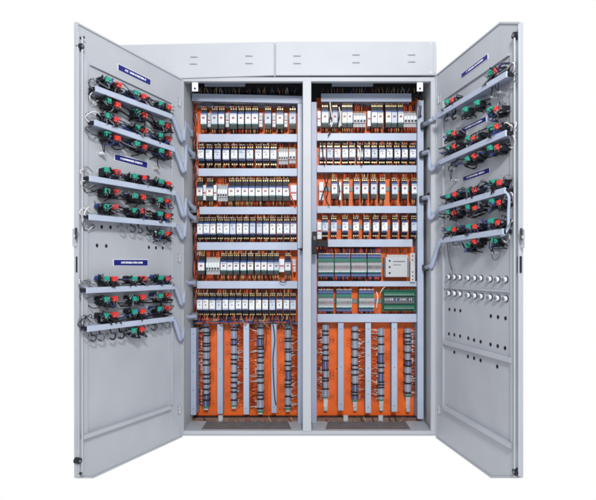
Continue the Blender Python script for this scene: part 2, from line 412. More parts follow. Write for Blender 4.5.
# ---- right rows
for a,c in cv([(92,120),(137,159),(178,199),(200,223),(303,327),(328,352),(363,386),(387,411),(415,438)],300):
    breaker(a,c,104,112.3,123,127.6,101.5,133.2)
for a,c in cv([(74,88),(121,134),(161,176),(286,300)],300): slim(a,c,111,126,'white')
mcb(300+226/K,300+279/K,112,126.5,101.5,133.2,4); mcb(300+440/K,300+495/K,112,126.5,101.5,133.2,4)
for a,c in cv([(84,109),(115,139),(146,171),(179,204),(209,234),(243,267),(273,298),(304,328),(336,362),(367,392),(400,425),(432,456),(465,491)],300):
    contactor(a,c,144,149.6,158,163,140.6,165.2)
for a,c in cv([(134,158),(184,208),(229,253),(263,288),(300,325),(338,362),(389,414),(431,456),(473,497)],300):
    breaker(a,c,178.5,184.3,194,199,172.2,206)
for a,c in cv([(81,100),(161,174)],300): slim(a,c,182,200,'white')
for a,c in cv([(94,119),(131,156),(179,204),(225,250),(270,294),(309,334),(346,371),(392,416),(432,457),(472,496)],300):
    contactor(a,c,216.5,222.4,231.5,237,213,239.2)
slim(300+73/K,300+92/K,222,239,'white')

# ---- relay rows
def relays(x0,x1,n,y0,y1,yup,ydn,Y=0.20):
    A=at(x0,y1,Y); B=at(x1,y0,Y); H=B.z-A.z; wd=(B.x-A.x)/n
    m=MB()
    def seg(f0,f1,ya,mt,ins=.0006):
        for i in range(n):
            jz=rnd.uniform(-.001,.001)
            m.box(A.x+wd*i+ins,Y+ya,A.z+H*f0+jz,A.x+wd*(i+1)-ins,PY-.008,A.z+H*f1+jz,mt)
    seg(.80,1.0,.016,'blue'); seg(.68,.80,.006,'rgreen'); seg(.62,.68,.010,'mgrey'); seg(.30,.62,.002,'lgrey',.0012); seg(.22,.30,.010,'white'); seg(.18,.22,.008,'rgreen'); seg(0,.18,.018,'blue')
    m.box(A.x,Y+.014,A.z+H*.2,B.x,PY-.007,A.z+H*.8,'mgrey')
    for i in range(n):
        m.box(A.x+wd*(i+.2),Y-.002,A.z+H*.36,A.x+wd*(i+.5),Y+.003,A.z+H*.5,rnd.choice(['mgrey','dark','rmark','mgrey']))
        m.cyl((A.x+wd*(i+.5),Y+.0165,A.z+H*.9),(0,-1,0),.0018,.003,'steel',6)
        m.cyl((A.x+wd*(i+.5),Y+.0185,A.z+H*.08),(0,-1,0),.0018,.003,'steel',6)
    m.box(A.x-.0025,Y+.004,A.z+H*.2,A.x-.0002,PY-.007,A.z+H*.8,'rgreen')
    ob=m.build('relay_block',root)
    wiring(ob,A.x,B.x,B.z,at(0,yup,Y).z,A.z,at(0,ydn,Y).z,Y+.006,n*2,colors=['wblack','wred','wblack','wred','wblack','wor','wblue'])
for a,c in cv([(78,143),(148,213),(218,283),(288,346)],300): relays(a,c,11,254,277,246.8,281.2)
for a,c in cv([(78,142),(155,220),(251,315)],300): relays(a,c,10,290,312.2,286.4,314)
# controller box and bracket
m=MB(); Y=.17
m.pbox(385.8,257,409.2,277,Y,PY-.008-Y,'lgrey'); m.pbox(387,254.8,408,257.2,Y+.02,.05,'lgrey')
ob=m.build('power_supply_unit',root,bevel=.002)
m=MB()
for py in (260.8,267,273): p=at(389.6,py,Y); m.cyl((p.x,Y+.001,p.z),(0,-1,0),.0055,.004,'hole',12)
m.pbox(393,261,405,262,Y-.0012,.0015,'mgrey'); m.pbox(393,264.5,401,265.2,Y-.0012,.0015,'mgrey'); m.pbox(407.3,257.6,408.8,276.5,Y-.0012,.0015,'mgrey')
m.build('socket',ob)
m=MB(); m.pbox(410.3,253,415.2,282,.18,.004,'steel'); m.pbox(414.4,253,415.2,282,.184,PY-.19,'steel')
for py in (256,260,272,276,279.5): p=at(412.6,py,.18); m.cyl((p.x,.1805,p.z),(0,-1,0),.004,.002,'hole',10)
m.build('perforated_bracket',root,bevel=.0008)
w=MB()
for k in range(8):
    p=at(386+k*2.8,254.5,.2); q=at(386+k*3+rnd.uniform(-2,2),246.8,.2)
    w.tube([(p.x,.2,p.z-.004),((p.x+q.x)/2,.185,(p.z+q.z)/2),(q.x,.235,q.z)],.002,rnd.choice(['wred','wblack','wor']))
w.build('wiring',ob)
# green terminal board
m=MB(); Y=.225; m.pbox(382.3,290.5,415.8,310.3,Y,.004,'pcb'); m.pbox(382.3,289.6,415.8,290.6,Y-.004,.04,'rgreen'); m.pbox(382.3,310.2,415.8,311.2,Y-.004,.04,'rgreen')
bd=m.build('terminal_board',root)
for yy0,yy1 in ((291.4,296.2),(304.6,309.6)):
    m=MB(); m.pbox(384,yy0,414.6,yy1,Y-.022,.0215,'pcb'); m.pbox(384,yy0+1.6,414.6,yy0+2.4,Y-.0235,.002,'rgreen')
    for i in range(18):
        p=at(385+i*1.69,yy1-1.5,Y-.022); m.cyl((p.x,Y-.0215,p.z),(0,-1,0),.0026,.002,'steel',8)
    m.build('terminal_row',bd)
m=MB()
for i in range(16):
    x=384.6+i*1.87; m.pbox(x,297.2,x+1.35,303.6,Y-.016,.0155,'mgrey'); m.pbox(x+.2,298.4,x+1.1,300.4,Y-.0175,.002,rnd.choice(['lgrey','lgrey','wblue','wwhite']))
m.build('relay_row',bd)
w=MB()
for i in range(16):
    for yy,y2 in ((290,286.4),(311,314)):
        p=at(385+i*1.9,yy,Y-.01); q=at(385+i*1.9+rnd.uniform(-1,1),y2,Y-.01)
        w.tube([(p.x,Y-.012,p.z),((p.x+q.x)/2,Y-.02,(p.z+q.z)/2),(q.x,Y+.01,q.z)],.0017,rnd.choice(['wred','wor','wblack']),4)
w.build('wiring',bd)
w=MB(); w.tube([at(376.5,292,.19),at(377.8,297,.18),at(377,303,.18),at(376.4,307.5,.19)],.0032,'wwhite'); w.tube([at(380,293,.2),at(383,288.5,.2),at(385,287,.21)],.0025,'wwhite'); w.build('data_cable',root)

# ---- DIN rails behind devices
def rail(x0,x1,y):
    m=MB(); m.pbox(x0,y-2.2,x1,y+2.2,PY-.0055,.004,'dullzinc'); m.build('mounting_rail',root)
for y in (119,155,192,229,266.5,305): rail(199,296.5,y)
for y in (118,154,189,227,265.5,301): rail(318,416.5,y)

# ---- interlock switch on the centre post and black block
m=MB(); m.pbox(312.2,231.5,316.8,254,.05,.06,'black'); m.pbox(316.8,240.5,327.5,246.8,.14,.05,'black'); m.pbox(313.2,236,315.8,240,.045,.01,'mgrey')
m.build('interlock_switch',root,bevel=.002)
m=MB(); p=at(307,249,-.004); m.box(at(300,0,.1).x,.1,at(0,248,.1).z,at(304,0,.1).x,.14,at(0,250.5,.1).z,'black'); m.build('latch_plate',root)
m=MB()
m.tube([at(413.2,100.5,.19),at(414.5,96,.17),at(417.5,95.4,.165),at(421,97.5,.16),at(422,100.5,.165)],.008,'wblack',8); m.build('conduit',root)
# black cables falling over right rows 1-3
for pts in ([(329,105),(330.5,112),(329.5,122),(331,130),(328,136)],[(338.5,105),(339.5,113),(338,124),(339,131)],[(323.5,174),(326,184),(328,192),(326,200),(329.5,206)],[(329,173),(327,183),(323,193),(321,200)],
            [(338,180),(339.5,190),(338.5,199),(340,205)],[(361,143),(362,150),(359.5,158),(362,166)],[(322,141),(323.5,160),(325,165)]):
    m=MB(); m.tube([at(x,y,.178) for x,y in pts],.0036,'wblack'); m.build('loose_cable',root)
for pts in ([(330,102),(331,112),(333,120),(331,127)],[(339,107),(340.5,117),(339,127)],[(359,146),(361,152),(359,160)]):
    m=MB(); m.tube([at(x,y,.174) for x,y in pts],.0042,'wwhite'); m.build('loose_cable',root)
m=MB()
m.tube([at(289,184,.18),at(290,193,.175),at(294,203,.19),at(295,208,.2)],.004,'wor'); m.build('loose_cable',root); m=MB(); m.tube([at(283,276,.185),at(280,281,.17),at(285,282,.17),at(288,276,.18)],.003,'wblack'); m.build('loose_cable',root); m=MB()
m.tube([at(291,255,.18),at(292,266,.175),at(293,279,.18)],.004,'wor'); m.build('loose_cable',root)

# ---- wire bundles
def harness(x0,x1,y0,y1,n,Y,cols,r=.0022,name='cable_harness',amp=1.2,step=8):
    m=MB(); 
    for k in range(n):
        x=rnd.uniform(x0,x1); pts=[]; y=y0+rnd.uniform(0,4); yy=Y+rnd.uniform(-.012,.012)
        ye=y1-rnd.uniform(0,4)
        while y<ye:
            pts.append(at(x+rnd.uniform(-amp,amp),y,yy+rnd.uniform(-.006,.006))); y+=step*rnd.uniform(.7,1.3)
        pts.append(at(x,ye,yy)); m.tube(pts,r,rnd.choice(cols),5)
    return m.build(name,root)
harness(193.6,197.2,101,322,13,.215,['wred','wblack','wor','wgrey','wred','wwhite','wblack'])
harness(188.5,193,105,325,8,.24,['wblack','wgrey','wblack','wblue'],r=.004)
harness(418,424,103,120,3,.15,['wblack'],r=.003)
# horizontal harness under last left row
def hharness(x0,x1,y,n,Y,cols,dy=1.6,r=.0024):
    m=MB()
    for k in range(n):
        a=x0+rnd.uniform(0,8); e=x1-rnd.uniform(0,10); pts=[]; x=a; yb=y+rnd.uniform(-dy,dy)
        while x<e: pts.append(at(x,yb+rnd.uniform(-.8,.8),Y+rnd.uniform(-.006,.006))); x+=rnd.uniform(6,12)
        pts.append(at(e,yb,Y)); 
        if len(pts)>1: m.tube(pts,r,rnd.choice(cols),5)
    return m.build('cable_harness',root)
hharness(193,297,320.5,16,.20,['wblack','wred','wtan','wblack','wgrey','wblue','wor'],2.6)
m=MB(); m.pbox(194.5,322.6,298,324.2,.215,.05,'mgrey'); m.build('support_bar',root)
# wires dropping
for x0,x1 in ((198,297),): 
    for k in range(26):
        m=MB(); x=rnd.uniform(x0,x1); m.tube([at(x,317,.2),at(x+rnd.uniform(-3,3),322,.185),at(x+rnd.uniform(-5,5),329,.22)],.002,rnd.choice(['wred','wblack','wtan','wor','wblack'])); m.build('drop_wire',root)


# ---- terminal strips with field wiring
def strip(xc,y0,y1,yend,sides,Y=.235):
    m=MB(); wpx=3.1
    m.pbox(xc-2.0,y0-1,xc+2.0,yend,PY-.006,.005,'steel')
    y=y0; k=0; sp=rnd.randint(3,6); ox=0; hw=wpx; mt0='strip'
    while y<y1:
        h=1.35
        if k%sp==sp-1: m.pbox(xc-wpx-.3,y,xc+wpx+.3,y+h*.8,Y-.006,.045,'black'); sp=rnd.choice([3,4,5,7,8]); k=0; ox=rnd.uniform(-.25,.35); hw=wpx*rnd.uniform(.84,1.06); mt0=rnd.choice(['strip','strip','duct','navy' if rnd.random()<.3 else 'strip'])
        else:
            m.pbox(xc-hw+ox,y+.08,xc+hw+ox,y+h-.08,Y+rnd.uniform(0,.003),.035,mt0); m.pbox(xc-.5+ox,y+.3,xc+.5+ox,y+h-.3,Y-.001,.002,'lgrey')
            m.pbox(xc-2.5,y+.35,xc-1.5,y+h-.35,Y-.001,.002,'mgrey'); m.pbox(xc+1.5,y+.35,xc+2.5,y+h-.35,Y-.001,.002,'mgrey')
        y+=h; k+=1
    m.pbox(xc-wpx*.8,y,xc+wpx*.8,y+1.6,Y,.03,'rgreen'); m.pbox(xc-wpx*.7,y+1.8,xc+wpx*.7,y+3.6,Y+.006,.03,'lgrey')
    if yend>y+4: m.pbox(xc-1.6,yend-3,xc+1.6,yend-.5,Y+.01,.03,'lgrey')
    ob=m.build('terminal_strip',root)
    w=MB()
    for s,dens,lim in sides:
        y=y0+1
        while y<y1+rnd.uniform(-3,8):
            if rnd.random()<dens:
                xs=xc+s*wpx; x2=xc+s*lim; dy=rnd.uniform(-2.5,2.5)
                mt=rnd.choice(['wor','wred','wred','wor','wblack','wred','wred','wor','wwhite'])
                if dens<.4:      # coiled spare ends
                    r=rnd.uniform(1.4,2.3); cxp=xs+s*(r+1.4)
                    w.tube([at(xs,y,Y+.012)]+[at(cxp+r*math.cos(t)*(-s),y+r*math.sin(t),Y+.018) for t in [i*math.pi/4 for i in range(0,9)]],.0011,'wred',4)
                    y+=2
                else:
                    w.tube([at(xs-s*.6,y,Y+.008),at(xs+s*(lim-wpx)*.4,y+dy*.3+rnd.uniform(-1.4,1.4),Y+.0+rnd.uniform(-.01,.02)),at(x2,y+dy,Y+.02)],rnd.uniform(.0014,.0023),mt,4)
                    if rnd.random()<.35: p=at(xs+s*.8,y,Y+.004); w.cyl(p,(s,0,0),.0024,.007,rnd.choice(['wwhite','lgrey','wwhite']),6)
            y+=rnd.uniform(.6,1.1)
    w.build('field_wiring',ob)['kind']='stuff'
L_,S_=.85,.09
strip(206.0,324,406,410,[(-1,L_,8),(1,S_,9)])
strip(233.8,324,404,409,[(-1,S_,9),(1,L_,9)])
strip(260.3,323,410,412,[(-1,L_,10),(1,.22,9)])
strip(287.9,323,408,412,[(-1,S_,10),(1,L_,9)])
strip(325.6,325,396,411,[(-1,L_,8.5),(1,S_,9)])
strip(355.0,327,399,411,[(-1,S_,9),(1,L_,9.5)])
strip(381.2,329,399,411,[(-1,L_,10),(1,S_,9)])
strip(408.0,329,395,412,[(-1,.22,9),(1,L_,9)])
# hanging wires over ducts
m=MB(); m.tube([at(273.2,325,.2),at(274.8,340,.196),at(273,360,.196),at(274.5,395,.2),at(276,405,.2)],.003,'wblack')
m.build('loose_cable',root); m=MB(); m.tube([at(265.5,327,.22),at(266.5,340,.215),at(264.5,352,.22),at(263,358,.23)],.0018,'wblack'); m.build('loose_cable',root)

# ---- earth / neutral bars at the bottom
for x0,x1 in ((189,297.5),(316.5,416.5)):
    m=MB(); m.pbox(x0,418.0,x1,423.8,.215,.012,'copper'); m.pbox(x0+2,416.8,x1-1,418.0,.225,.03,'black'); m.pbox(x0-3,424.2,x1,425.6,.2,.03,'black')
    bo=m.build('copper_busbar',root,bevel=.001)
    m=MB()
    for k in range(22):
        p=at(x0+3+k*(x1-x0-6)/21,420.8,.215); m.cyl((p.x,.2155,p.z),(0,-1,0),.004,.004,rnd.choice(['brass','copper','copper','steel']),6)
    m.build('screw_row',bo)
    for f in (.27,.62):
        if rnd.random()<.9:
            m=MB(); X=x0+(x1-x0)*f; m.pbox(X,415.5,X+4.5,422.5,.205,.01,'lgrey'); p=at(X+2.2,419,.205); m.cyl((p.x,.2052,p.z),(0,-1,0),.004,.003,'wwhite',8); m.build('busbar_clamp',bo,bevel=.001)
    m=MB()
    for k in range(9):
        X=rnd.uniform(x0+4,x1-6); m.tube([at(X,417,.22),at(X+2,421,.205),at(X+rnd.uniform(4,9),426,.215),at(X+rnd.uniform(6,12),428,.24)],.0028,rnd.choice(['wgrey','wred','wtan','wblack']))
    m.build('earth_wire',root)

# ------------------------------------------------------------------ doors
class Door:
    def __init__(s, hinge_px, outer_px, ratio):
        a=Vector(((hinge_px-CX)/F*D,0,0)); d=D/ratio; o=Vector(((outer_px-CX)/F*d,d-D,0))
        s.A=a; s.u=(o-a).normalized(); s.W=(o-a).length
        n=Vector((0,0,1)).cross(s.u)
        if n.dot(Vector((0,-D,0))-a)<0: n=-n
        s.n=n
    def T(s,p): return s.A+s.u*p.x+s.n*p.y+Vector((0,0,p.z))
    def uv(s,px,py,w=0.0):
        dr=Vector(((px-CX)/F,1,(HY-py)/F)); C=Vector((0,-D,ZC))
        P0=s.A+s.n*w; t=(P0-C).dot(s.n)/dr.dot(s.n); P=C+dr*t
        return (P-s.A).dot(s.u), P.z
    def p(s,px,py,w=0.0):
        u,v=s.uv(px,py,w); return Vector((u,w,v))
    def mb(s): return MB(s.T)

def channel(d,pa,pb,half,w0,w1,mt):
    """straight bar on a door between two pixels, in door coordinates"""
    A=d.p(*pa,w1); B=d.p(*pb,w1); m=d.mb(); dirv=(B-A).normalized(); q=Vector((-dirv.z,0,dirv.x))*half
    A.y=B.y=w0; m.prism([A-q,B-q,B+q,A+q],(0,w1-w0,0),mt); return m

def door_rail(d,door,near,far,half=.0125):
    w0,w1=.004,.062; A=d.p(*near,w1); B=d.p(*far,w1); A.y=B.y=0
    dirv=(B-A).normalized(); q=Vector((-dirv.z,0,dirv.x)); L=(B-A).length
    m=d.mb()
    def seg(t0,t1,q0,q1,wa,wb,mt):
        P=[A+dirv*t0+q*q0,A+dirv*t1+q*q0,A+dirv*t1+q*q1,A+dirv*t0+q*q1]
        for p in P: p.y=wa
        m.prism(P,(0,wb-wa,0),mt)
    seg(0,L,-half,half,w1-.007,w1,'ductlid')
    seg(0.004,L,-half+.002,half-.002,w0,w0+.003,'duct')
    n=int(L/.0125)
    for i in range(n):
        t=.003+i*(L-.006)/n
        seg(t,t+.0082,half-.004,half-.002,w0+.003,w1-.007,'duct'); seg(t,t+.0082,-half+.002,-half+.004,w0+.003,w1-.007,'duct')
    seg(.008,L-.004,-half+.006,half-.006,w0+.006,w1-.012,'wblack')
    m.build('door_wiring_duct',door,bevel=.0007)
    # cable tails at outer end
    t=d.mb()
    for k in range(5):
        a=A+dirv*.02+q*rnd.uniform(-.006,.006); a.y=rnd.uniform(.02,.05)
        s=rnd.choice([-1,1]); r=rnd.uniform(.02,.04)
        b_=A-dirv*rnd.uniform(.008,.022)+q*s*rnd.uniform(.01,.03); b_.y=rnd.uniform(.02,.05)
        c=A+dirv*rnd.uniform(.0,.03)+q*s*(r+.02); c.y=rnd.uniform(.01,.045)
        e=A+dirv*rnd.uniform(.03,.07)+q*s*(r); e.y=.03
        t.tube([a,b_,c,e],.0019,rnd.choice(['wgrey','wblack','wgrey','wwhite']),5)
    e=A-dirv*.001; m2=.012
    P=[e+q*(half-.003),e+q*(-half+.003),e+dirv*.012+q*(-half+.003),e+dirv*.012+q*(half-.003)]
    for p in P: p.y=.02
    t.prism(P,(0,.03,0),'wblack')  # dark inset: shade inside the open duct end, put in as black colour
    t.build('cable_tail_shade_inset',door)

def contact_pair(d,door,g,r,flip=False,loops=True,only=None):
    """one push-button back: black holder, green contact, red contact, its wires"""
    W=.055
    G=d.p(*g,W); R=d.p(*r,W) if r else G
    sgn=1 if R.x>=G.x else -1
    m=d.mb()
    for c,k in ((G,0),(R,1)):
        if only=='g' and k: continue
        m.cyl((c.x,.004,c.z-.004),(0,1,0),.015,.010,'steel',12)
        m.box(c.x-.0165,.013,c.z-.028,c.x+.0165,.046,c.z+.008,'black')
        m.box(c.x-.012,.046,c.z-.026,c.x+.012,.052,c.z-.012,'black')
        m.cyl((c.x+.006,.0495,c.z-.016),(0,1,0),.0026,.003,'steel',6); m.cyl((c.x-.006,.0495,c.z-.016),(0,1,0),.0026,.003,'steel',6)
    m.build('button_holder',door,bevel=.0015)
    for c,nm,mt in ((G,'green_contact','green'),(R,'red_contact','red')):
        if only=='g' and nm=='red_contact': continue
        q=d.mb(); jx=rnd.uniform(-.002,.002)
        q.box(c.x-.0145+jx,.028,c.z-.011,c.x+.0135+jx,.058,c.z+.012,mt)
        q.box(c.x-.008+jx,.058,c.z-.004,c.x+.007+jx,.064,c.z+.007,mt)
        q.cyl((c.x+.007+jx,.058,c.z-.006),(0,1,0),.003,.002,'steel',6); q.cyl((c.x-.008+jx,.058,c.z-.006),(0,1,0),.003,.002,'steel',6)
        q.build(nm,door,bevel=.0018)
    w=d.mb(); n=9 if r else 4
    for k in range(n):
        u0=G.x+(R.x-G.x)*rnd.uniform(-.4,1.4); z0=G.z+(R.z-G.z)*rnd.uniform(0,1)-.014
        a=Vector((u0,.052,z0)); s=rnd.choice([-1,-1,1])
        b_=Vector((u0+rnd.uniform(-.03,.03),rnd.uniform(.05,.075),z0+s*rnd.uniform(.012,.028)))
        e=Vector((u0+rnd.uniform(-.038,.038),rnd.uniform(.015,.04),z0+s*rnd.uniform(-.01,.03)))
        f=Vector((e.x+rnd.uniform(-.02,.02),.003,e.z+rnd.uniform(-.012,.02)))
        w.tube([a,b_,e,f],rnd.uniform(.0022,.003),rnd.choice(['wblack','wblack','wgrey','wblack','wblack','wblack','wblue','wblack']),5)
    w.build('wiring',door)

def lampback(d,door,c,r=.012,mt='white',loop=True):
    r=.009; mt=rnd.choice(['lens','steel','white'])
    P=d.p(*c,.03); m=d.mb()
    m.cyl((P.x,.004,P.z),(0,1,0),r*1.15,.01,'steel',14); m.cyl((P.x,.014,P.z),(0,1,0),r*.8,.022,mt,14); m.cyl((P.x,.036,P.z),(0,1,0),r*.45,.006,'steel',10)
    if loop:
        for k in range(2):
            dx=rnd.uniform(-.02,.02)
            m.tube([(P.x+.004,.04,P.z),(P.x+.014+dx,.05,P.z+.02),(P.x+dx,.04,P.z+.045)],.002,'wblack')
    m.build('indicator_lamp_back',door)

def loops(d,door,cs,r=.013):
    m=d.mb()
    for c in cs:
        P=d.p(*c,.03); 
        for k in range(2):
            rr=r*rnd.uniform(.8,1.15); o=rnd.uniform(-.005,.005)
            pts=[(P.x+o+rr*math.cos(t),.03+.01*math.sin(t*.5)+k*.006,P.z+rr*1.1*math.sin(t)) for t in [math.pi*(.35+1.5*i/7) for i in range(8)]]
            m.tube([(pts[0][0],.03,pts[0][2]+.02)]+pts,.0024,rnd.choice(['wblack','wblack','wgrey']))
        m.cyl((P.x,.003,P.z),(0,1,0),.010,.014,'steel',12)
    m.build('spare_wire_loop',door)

def holes(d,door,cs,ru=.0052,rv=.0075):
    for c in cs:
        P=d.p(*c,.0); m=d.mb(); n=14
        # recessed punched hole with a raised rim
        ring=[(P.x+ru*1.25*math.cos(2*math.pi*i/n),.0056,P.z+rv*1.15*math.sin(2*math.pi*i/n)) for i in range(n)]
        ring2=[(P.x+ru*math.cos(2*math.pi*i/n),.0058,P.z+rv*math.sin(2*math.pi*i/n)) for i in range(n)]
        m.prism(ring,(0,-.002,0),'hole'); m.prism(ring2,(0,-.001,0),'hole')
        m.build('punched_hole',door)

def label(d,door,TL,TR,BL,BR,seed):
    w=.0065; P=[d.p(*c,w) for c in (TL,BL,BR,TR)]
    m=d.mb(); c=sum((p for p in P),Vector())/4
    Pw=[c+(p-c)*1.0 for p in P]
    for p in Pw: p.y=.004
    B=[c+Vector(((p-c).x*1.03,0,(p-c).z*1.22)) for p in P]
    for p in B: p.y=.004
    m.prism(B,(0,.0018,0),'white'); m.prism(Pw,(0,.0030,0),'label')
    ob=m.build('label_plate',door)
    r=random.Random(seed); t=d.mb()
    bl=lambda s,q:(P[1]*(1-s)+P[2]*s)*(1-q)+(P[0]*(1-s)+P[3]*s)*q
    s=.2 if r.random()<.5 else .16; end=.84
    while s<end:
        if r.random()<.14: s+=.02; continue
        g=.014
        for (s0,q0,s1,q1) in r.choice([((0,.36,0,.66),(1,.36,1,.66),(0,.5,1,.5)),((0,.36,0,.66),(0,.66,1,.66),(0,.36,1,.36)),((0,.36,.5,.66),(.5,.66,1,.36)),((.5,.36,.5,.66),(0,.66,1,.66)),((0,.36,0,.66),(1,.36,1,.66),(0,.66,1,.36))]):
            a=bl(s+g*s0,q0); b_=bl(s+g*s1,q1); a.y=b_.y=.0073; t.tube([a,b_],.0013,'white',4)
        s+=.024
    t.build('label_text',ob)

def make_door(d,poly,lbl):
    m=d.mb(); P=[d.p(*c,0) for c in poly]
    for p in P: p.y=-.008
    m.prism(P,(0,.012,0),'paint')
    # return flange round the edge
    c=sum(P,Vector())/len(P)
    for i in range(len(P)):
        a=P[i].copy(); b_=P[(i+1)%len(P)].copy(); dv=(b_-a); L=dv.length; dv.normalize()
        q=Vector((-dv.z,0,dv.x)); 
        if q.dot(c-a)<0: q=-q
        f=.010 if abs(dv.z)>.9 else .008
        a.y=b_.y=.004
        m.prism([a,b_,b_-dv*f*.6+q*f,a+dv*f*.6+q*f],(0,.005,0),'paint')
    ob=m.build('door',root,bevel=.001,label=lbl)
    return ob

# ---- left door
dl=Door(181.5,73.5,1.302)
DL=make_door(dl,[(181.5,79.3),(75.2,22.0),(75.2,478),(92,478),(181.5,436.8)],'left door carrying six rows of green and red contacts')
# ---- right door
dr=Door(437,523.5,1.377)
DR=make_door(dr,[(437,75),(501.5,22.0),(521.6,22.0),(521.6,478),(492.5,478),(437,437.8)],'right door with white plugs and bare punched holes below its contacts')

def stiff(d,door,a,b_,half,h,nm='stiffener_frame',mt='paint'):
    m=channel(d,a,b_,half,.004,.004+h,mt); m.build(nm,door,bevel=.0015)
stiff(dl,DL,(86,60.5),(86,439),.011,.010); stiff(dl,DL,(91,64),(172,102.5),.005,.010); stiff(dl,DL,(173,104),(172.5,405),.008,.010)
stiff(dl,DL,(84,437.5),(171.5,407.5),.009,.022)
stiff(dl,DL,(78.6,32),(79.2,478),.004,.012)
stiff(dr,DR,(511.5,52),(511.5,449),.011,.010); stiff(dr,DR,(444,99),(508,54.5),.005,.010); stiff(dr,DR,(442.3,101),(442.3,408),.008,.010)
stiff(dr,DR,(443,342.2),(510,360.6),.011,.016); stiff(dr,DR,(442.5,407.5),(510,446.5),.010,.022)
stiff(dr,DR,(444,287.6),(509.5,291.8),.0035,.010)
stiff(dr,DR,(518.2,24),(518.2,476),.003,.012)

def rod(d,door,x,y0,y1,ends):
    A=d.p(x,y0,.022); B=d.p(x,y1,.022); m=d.mb(); m.tube([A,B],.0042,'paint',10); m.build('locking_rod',door)
    for (px,py,r) in ends:
        P=d.p(px,py,.02); k=d.mb(); k.cyl((P.x,.004,P.z),(0,1,0),r*.95,.022,'black',16,r*.8); k.cyl((P.x,.026,P.z),(0,1,0),r*.35,.003,'mgrey',8); k.build('rod_guide',door,bevel=.001)
rod(dl,DL,82.3,37,475,[(81.2,46.5,.0155),(83.3,37.5,.006),(78.8,460.8,.0155),(80.6,473.5,.006)])
rod(dr,DR,514.6,34,477,[(514.6,35.5,.017),(515.2,472,.017)])
# latches
for d,door,x in ((dl,DL,78.6),(dr,DR,517.6)):
    P=d.p(x,237 if d is dl else 238,.03); m=d.mb()
    m.box(P.x-.012,.004,P.z-.04,P.x+.010,.008,P.z+.035,'paint'); m.cyl((P.x,.008,P.z+.004),(0,1,0),.008,.008,'chrome',16)
    m.cyl((P.x,.008,P.z-.034),(0,1,0),.005,.004,'lgrey',12); m.box(P.x-.004,.010,P.z-.006,P.x+.003,.016,P.z+.04,'dark')
    m.tube([(P.x,.012,P.z),(P.x-.008,.018,P.z+.018),(P.x-.004,.014,P.z-.02)],.003,'mgrey')
    m.build('door_latch',door,bevel=.001)
    P=d.p(77.3 if d is dl else 519.0,264.5,.01); m=d.mb(); hw=.004 if d is dl else .011
    m.box(P.x-hw,.004,P.z-.034,P.x+hw,.012,P.z+.034,'black'); m.build('latch_slot',door,bevel=.001)
# hinges
for d,door,cs in ((dl,DL,[(179.6,102),(179.6,258),(179.6,410)]),(dr,DR,[(438.6,99),(438.6,250),(439,410)])):
    for c in cs:
        P=d.p(*c,.012); m=d.mb()
        m.box(P.x-.010,.004,P.z-.024,P.x+.010,.007,P.z+.024,'paint'); m.cyl((P.x-.006,.009,P.z-.022),(0,0,1),.004,.044,'inner',10)
        for s in (-.018,0,.018): m.cyl((P.x+.006,.007,P.z+s),(0,1,0),.003,.002,'mgrey',8)
        m.build('hinge',door)
# small screws on hinge strip of left door (lower)
m=dl.mb()
for c in ((172.5,413),(178,414),(173,418)): P=dl.p(*c,.004); m.cyl((P.x,.004,P.z),(0,1,0),.0045,.004,'header',8)
m.build('stud',DL)

# labels
label(dl,DL,(118.5,64.2),(150.6,79.8),(118.5,70),(150.2,85.2),1)
label(dl,DL,(115,154.2),(147.2,162.3),(115.2,159.8),(147,168),2)
label(dl,DL,(114,259.8),(147.6,259.9),(114,265.4),(147.6,265.6),3)
label(dr,DR,(461.6,73.8),(487.2,54.2),(461.6,78),(487.4,58.8),4)
label(dr,DR,(461.6,128),(485.6,116.6),(461.8,132.4),(486,121),5)
label(dr,DR,(463,177),(489,167.8),(463.2,181.2),(489.3,172.6),6)

# left rails
LR=[((96,88.4),(172.5,116.6)),((95,122.4),(175,149.5)),((90,178.2),(176,193)),((89.5,217),(176,224.8)),((87,290.4),(175.5,286.8)),((88,329),(174,318.6))]
for a,c in LR: door_rail(dl,DL,a,c)
RR=[((506,74),(435,117)),((505.4,133),(441,161.4)),((504.5,190.4),(440.5,208.4)),((502.5,231.5),(439.6,240.8))]
for a,c in RR: door_rail(dr,DR,a,c)

rows=[
 [(109,80,119,85),(137,93,145,97),(162,104,169.5,107.5)],
 [(109,101,118,105),(138,112,145,115.4),(162,123,169,126.5)],
 [(109,116,117,120),(137.5,127.5,144.6,130.4),(162,135.5,169,139)],
 [(108.5,134.5,118,138.5),(138,144,144.6,147),(162,151,169,153.8)],
 [(108,170,118,172),(136,176.4,144.5,177.8),(161.6,181.7,169,183.8)],
 [(107,191,116.7,192.3),(135.6,196,143.7,197.5),(161,200,168.4,201.8)],
 [(107,206.6,116,207.2),(135.6,210.7,143.7,211.4),(161,214,168.4,216.3)],
 [(161.6,232.6,168.4,234)],
 [(107,279,115.5,279),(135,279,144,278.5),(161.6,277.7,168.4,278.5)],
 [(107,299.7,115.5,299),(136,298.7,143.7,297.4),(161,296,168.4,295.4)],
 [(107,316,115.5,314.8),(135.6,312,142.9,311.6),(160.3,309,168.4,308.4)],
 [(135,330.7,143,329.4)]]
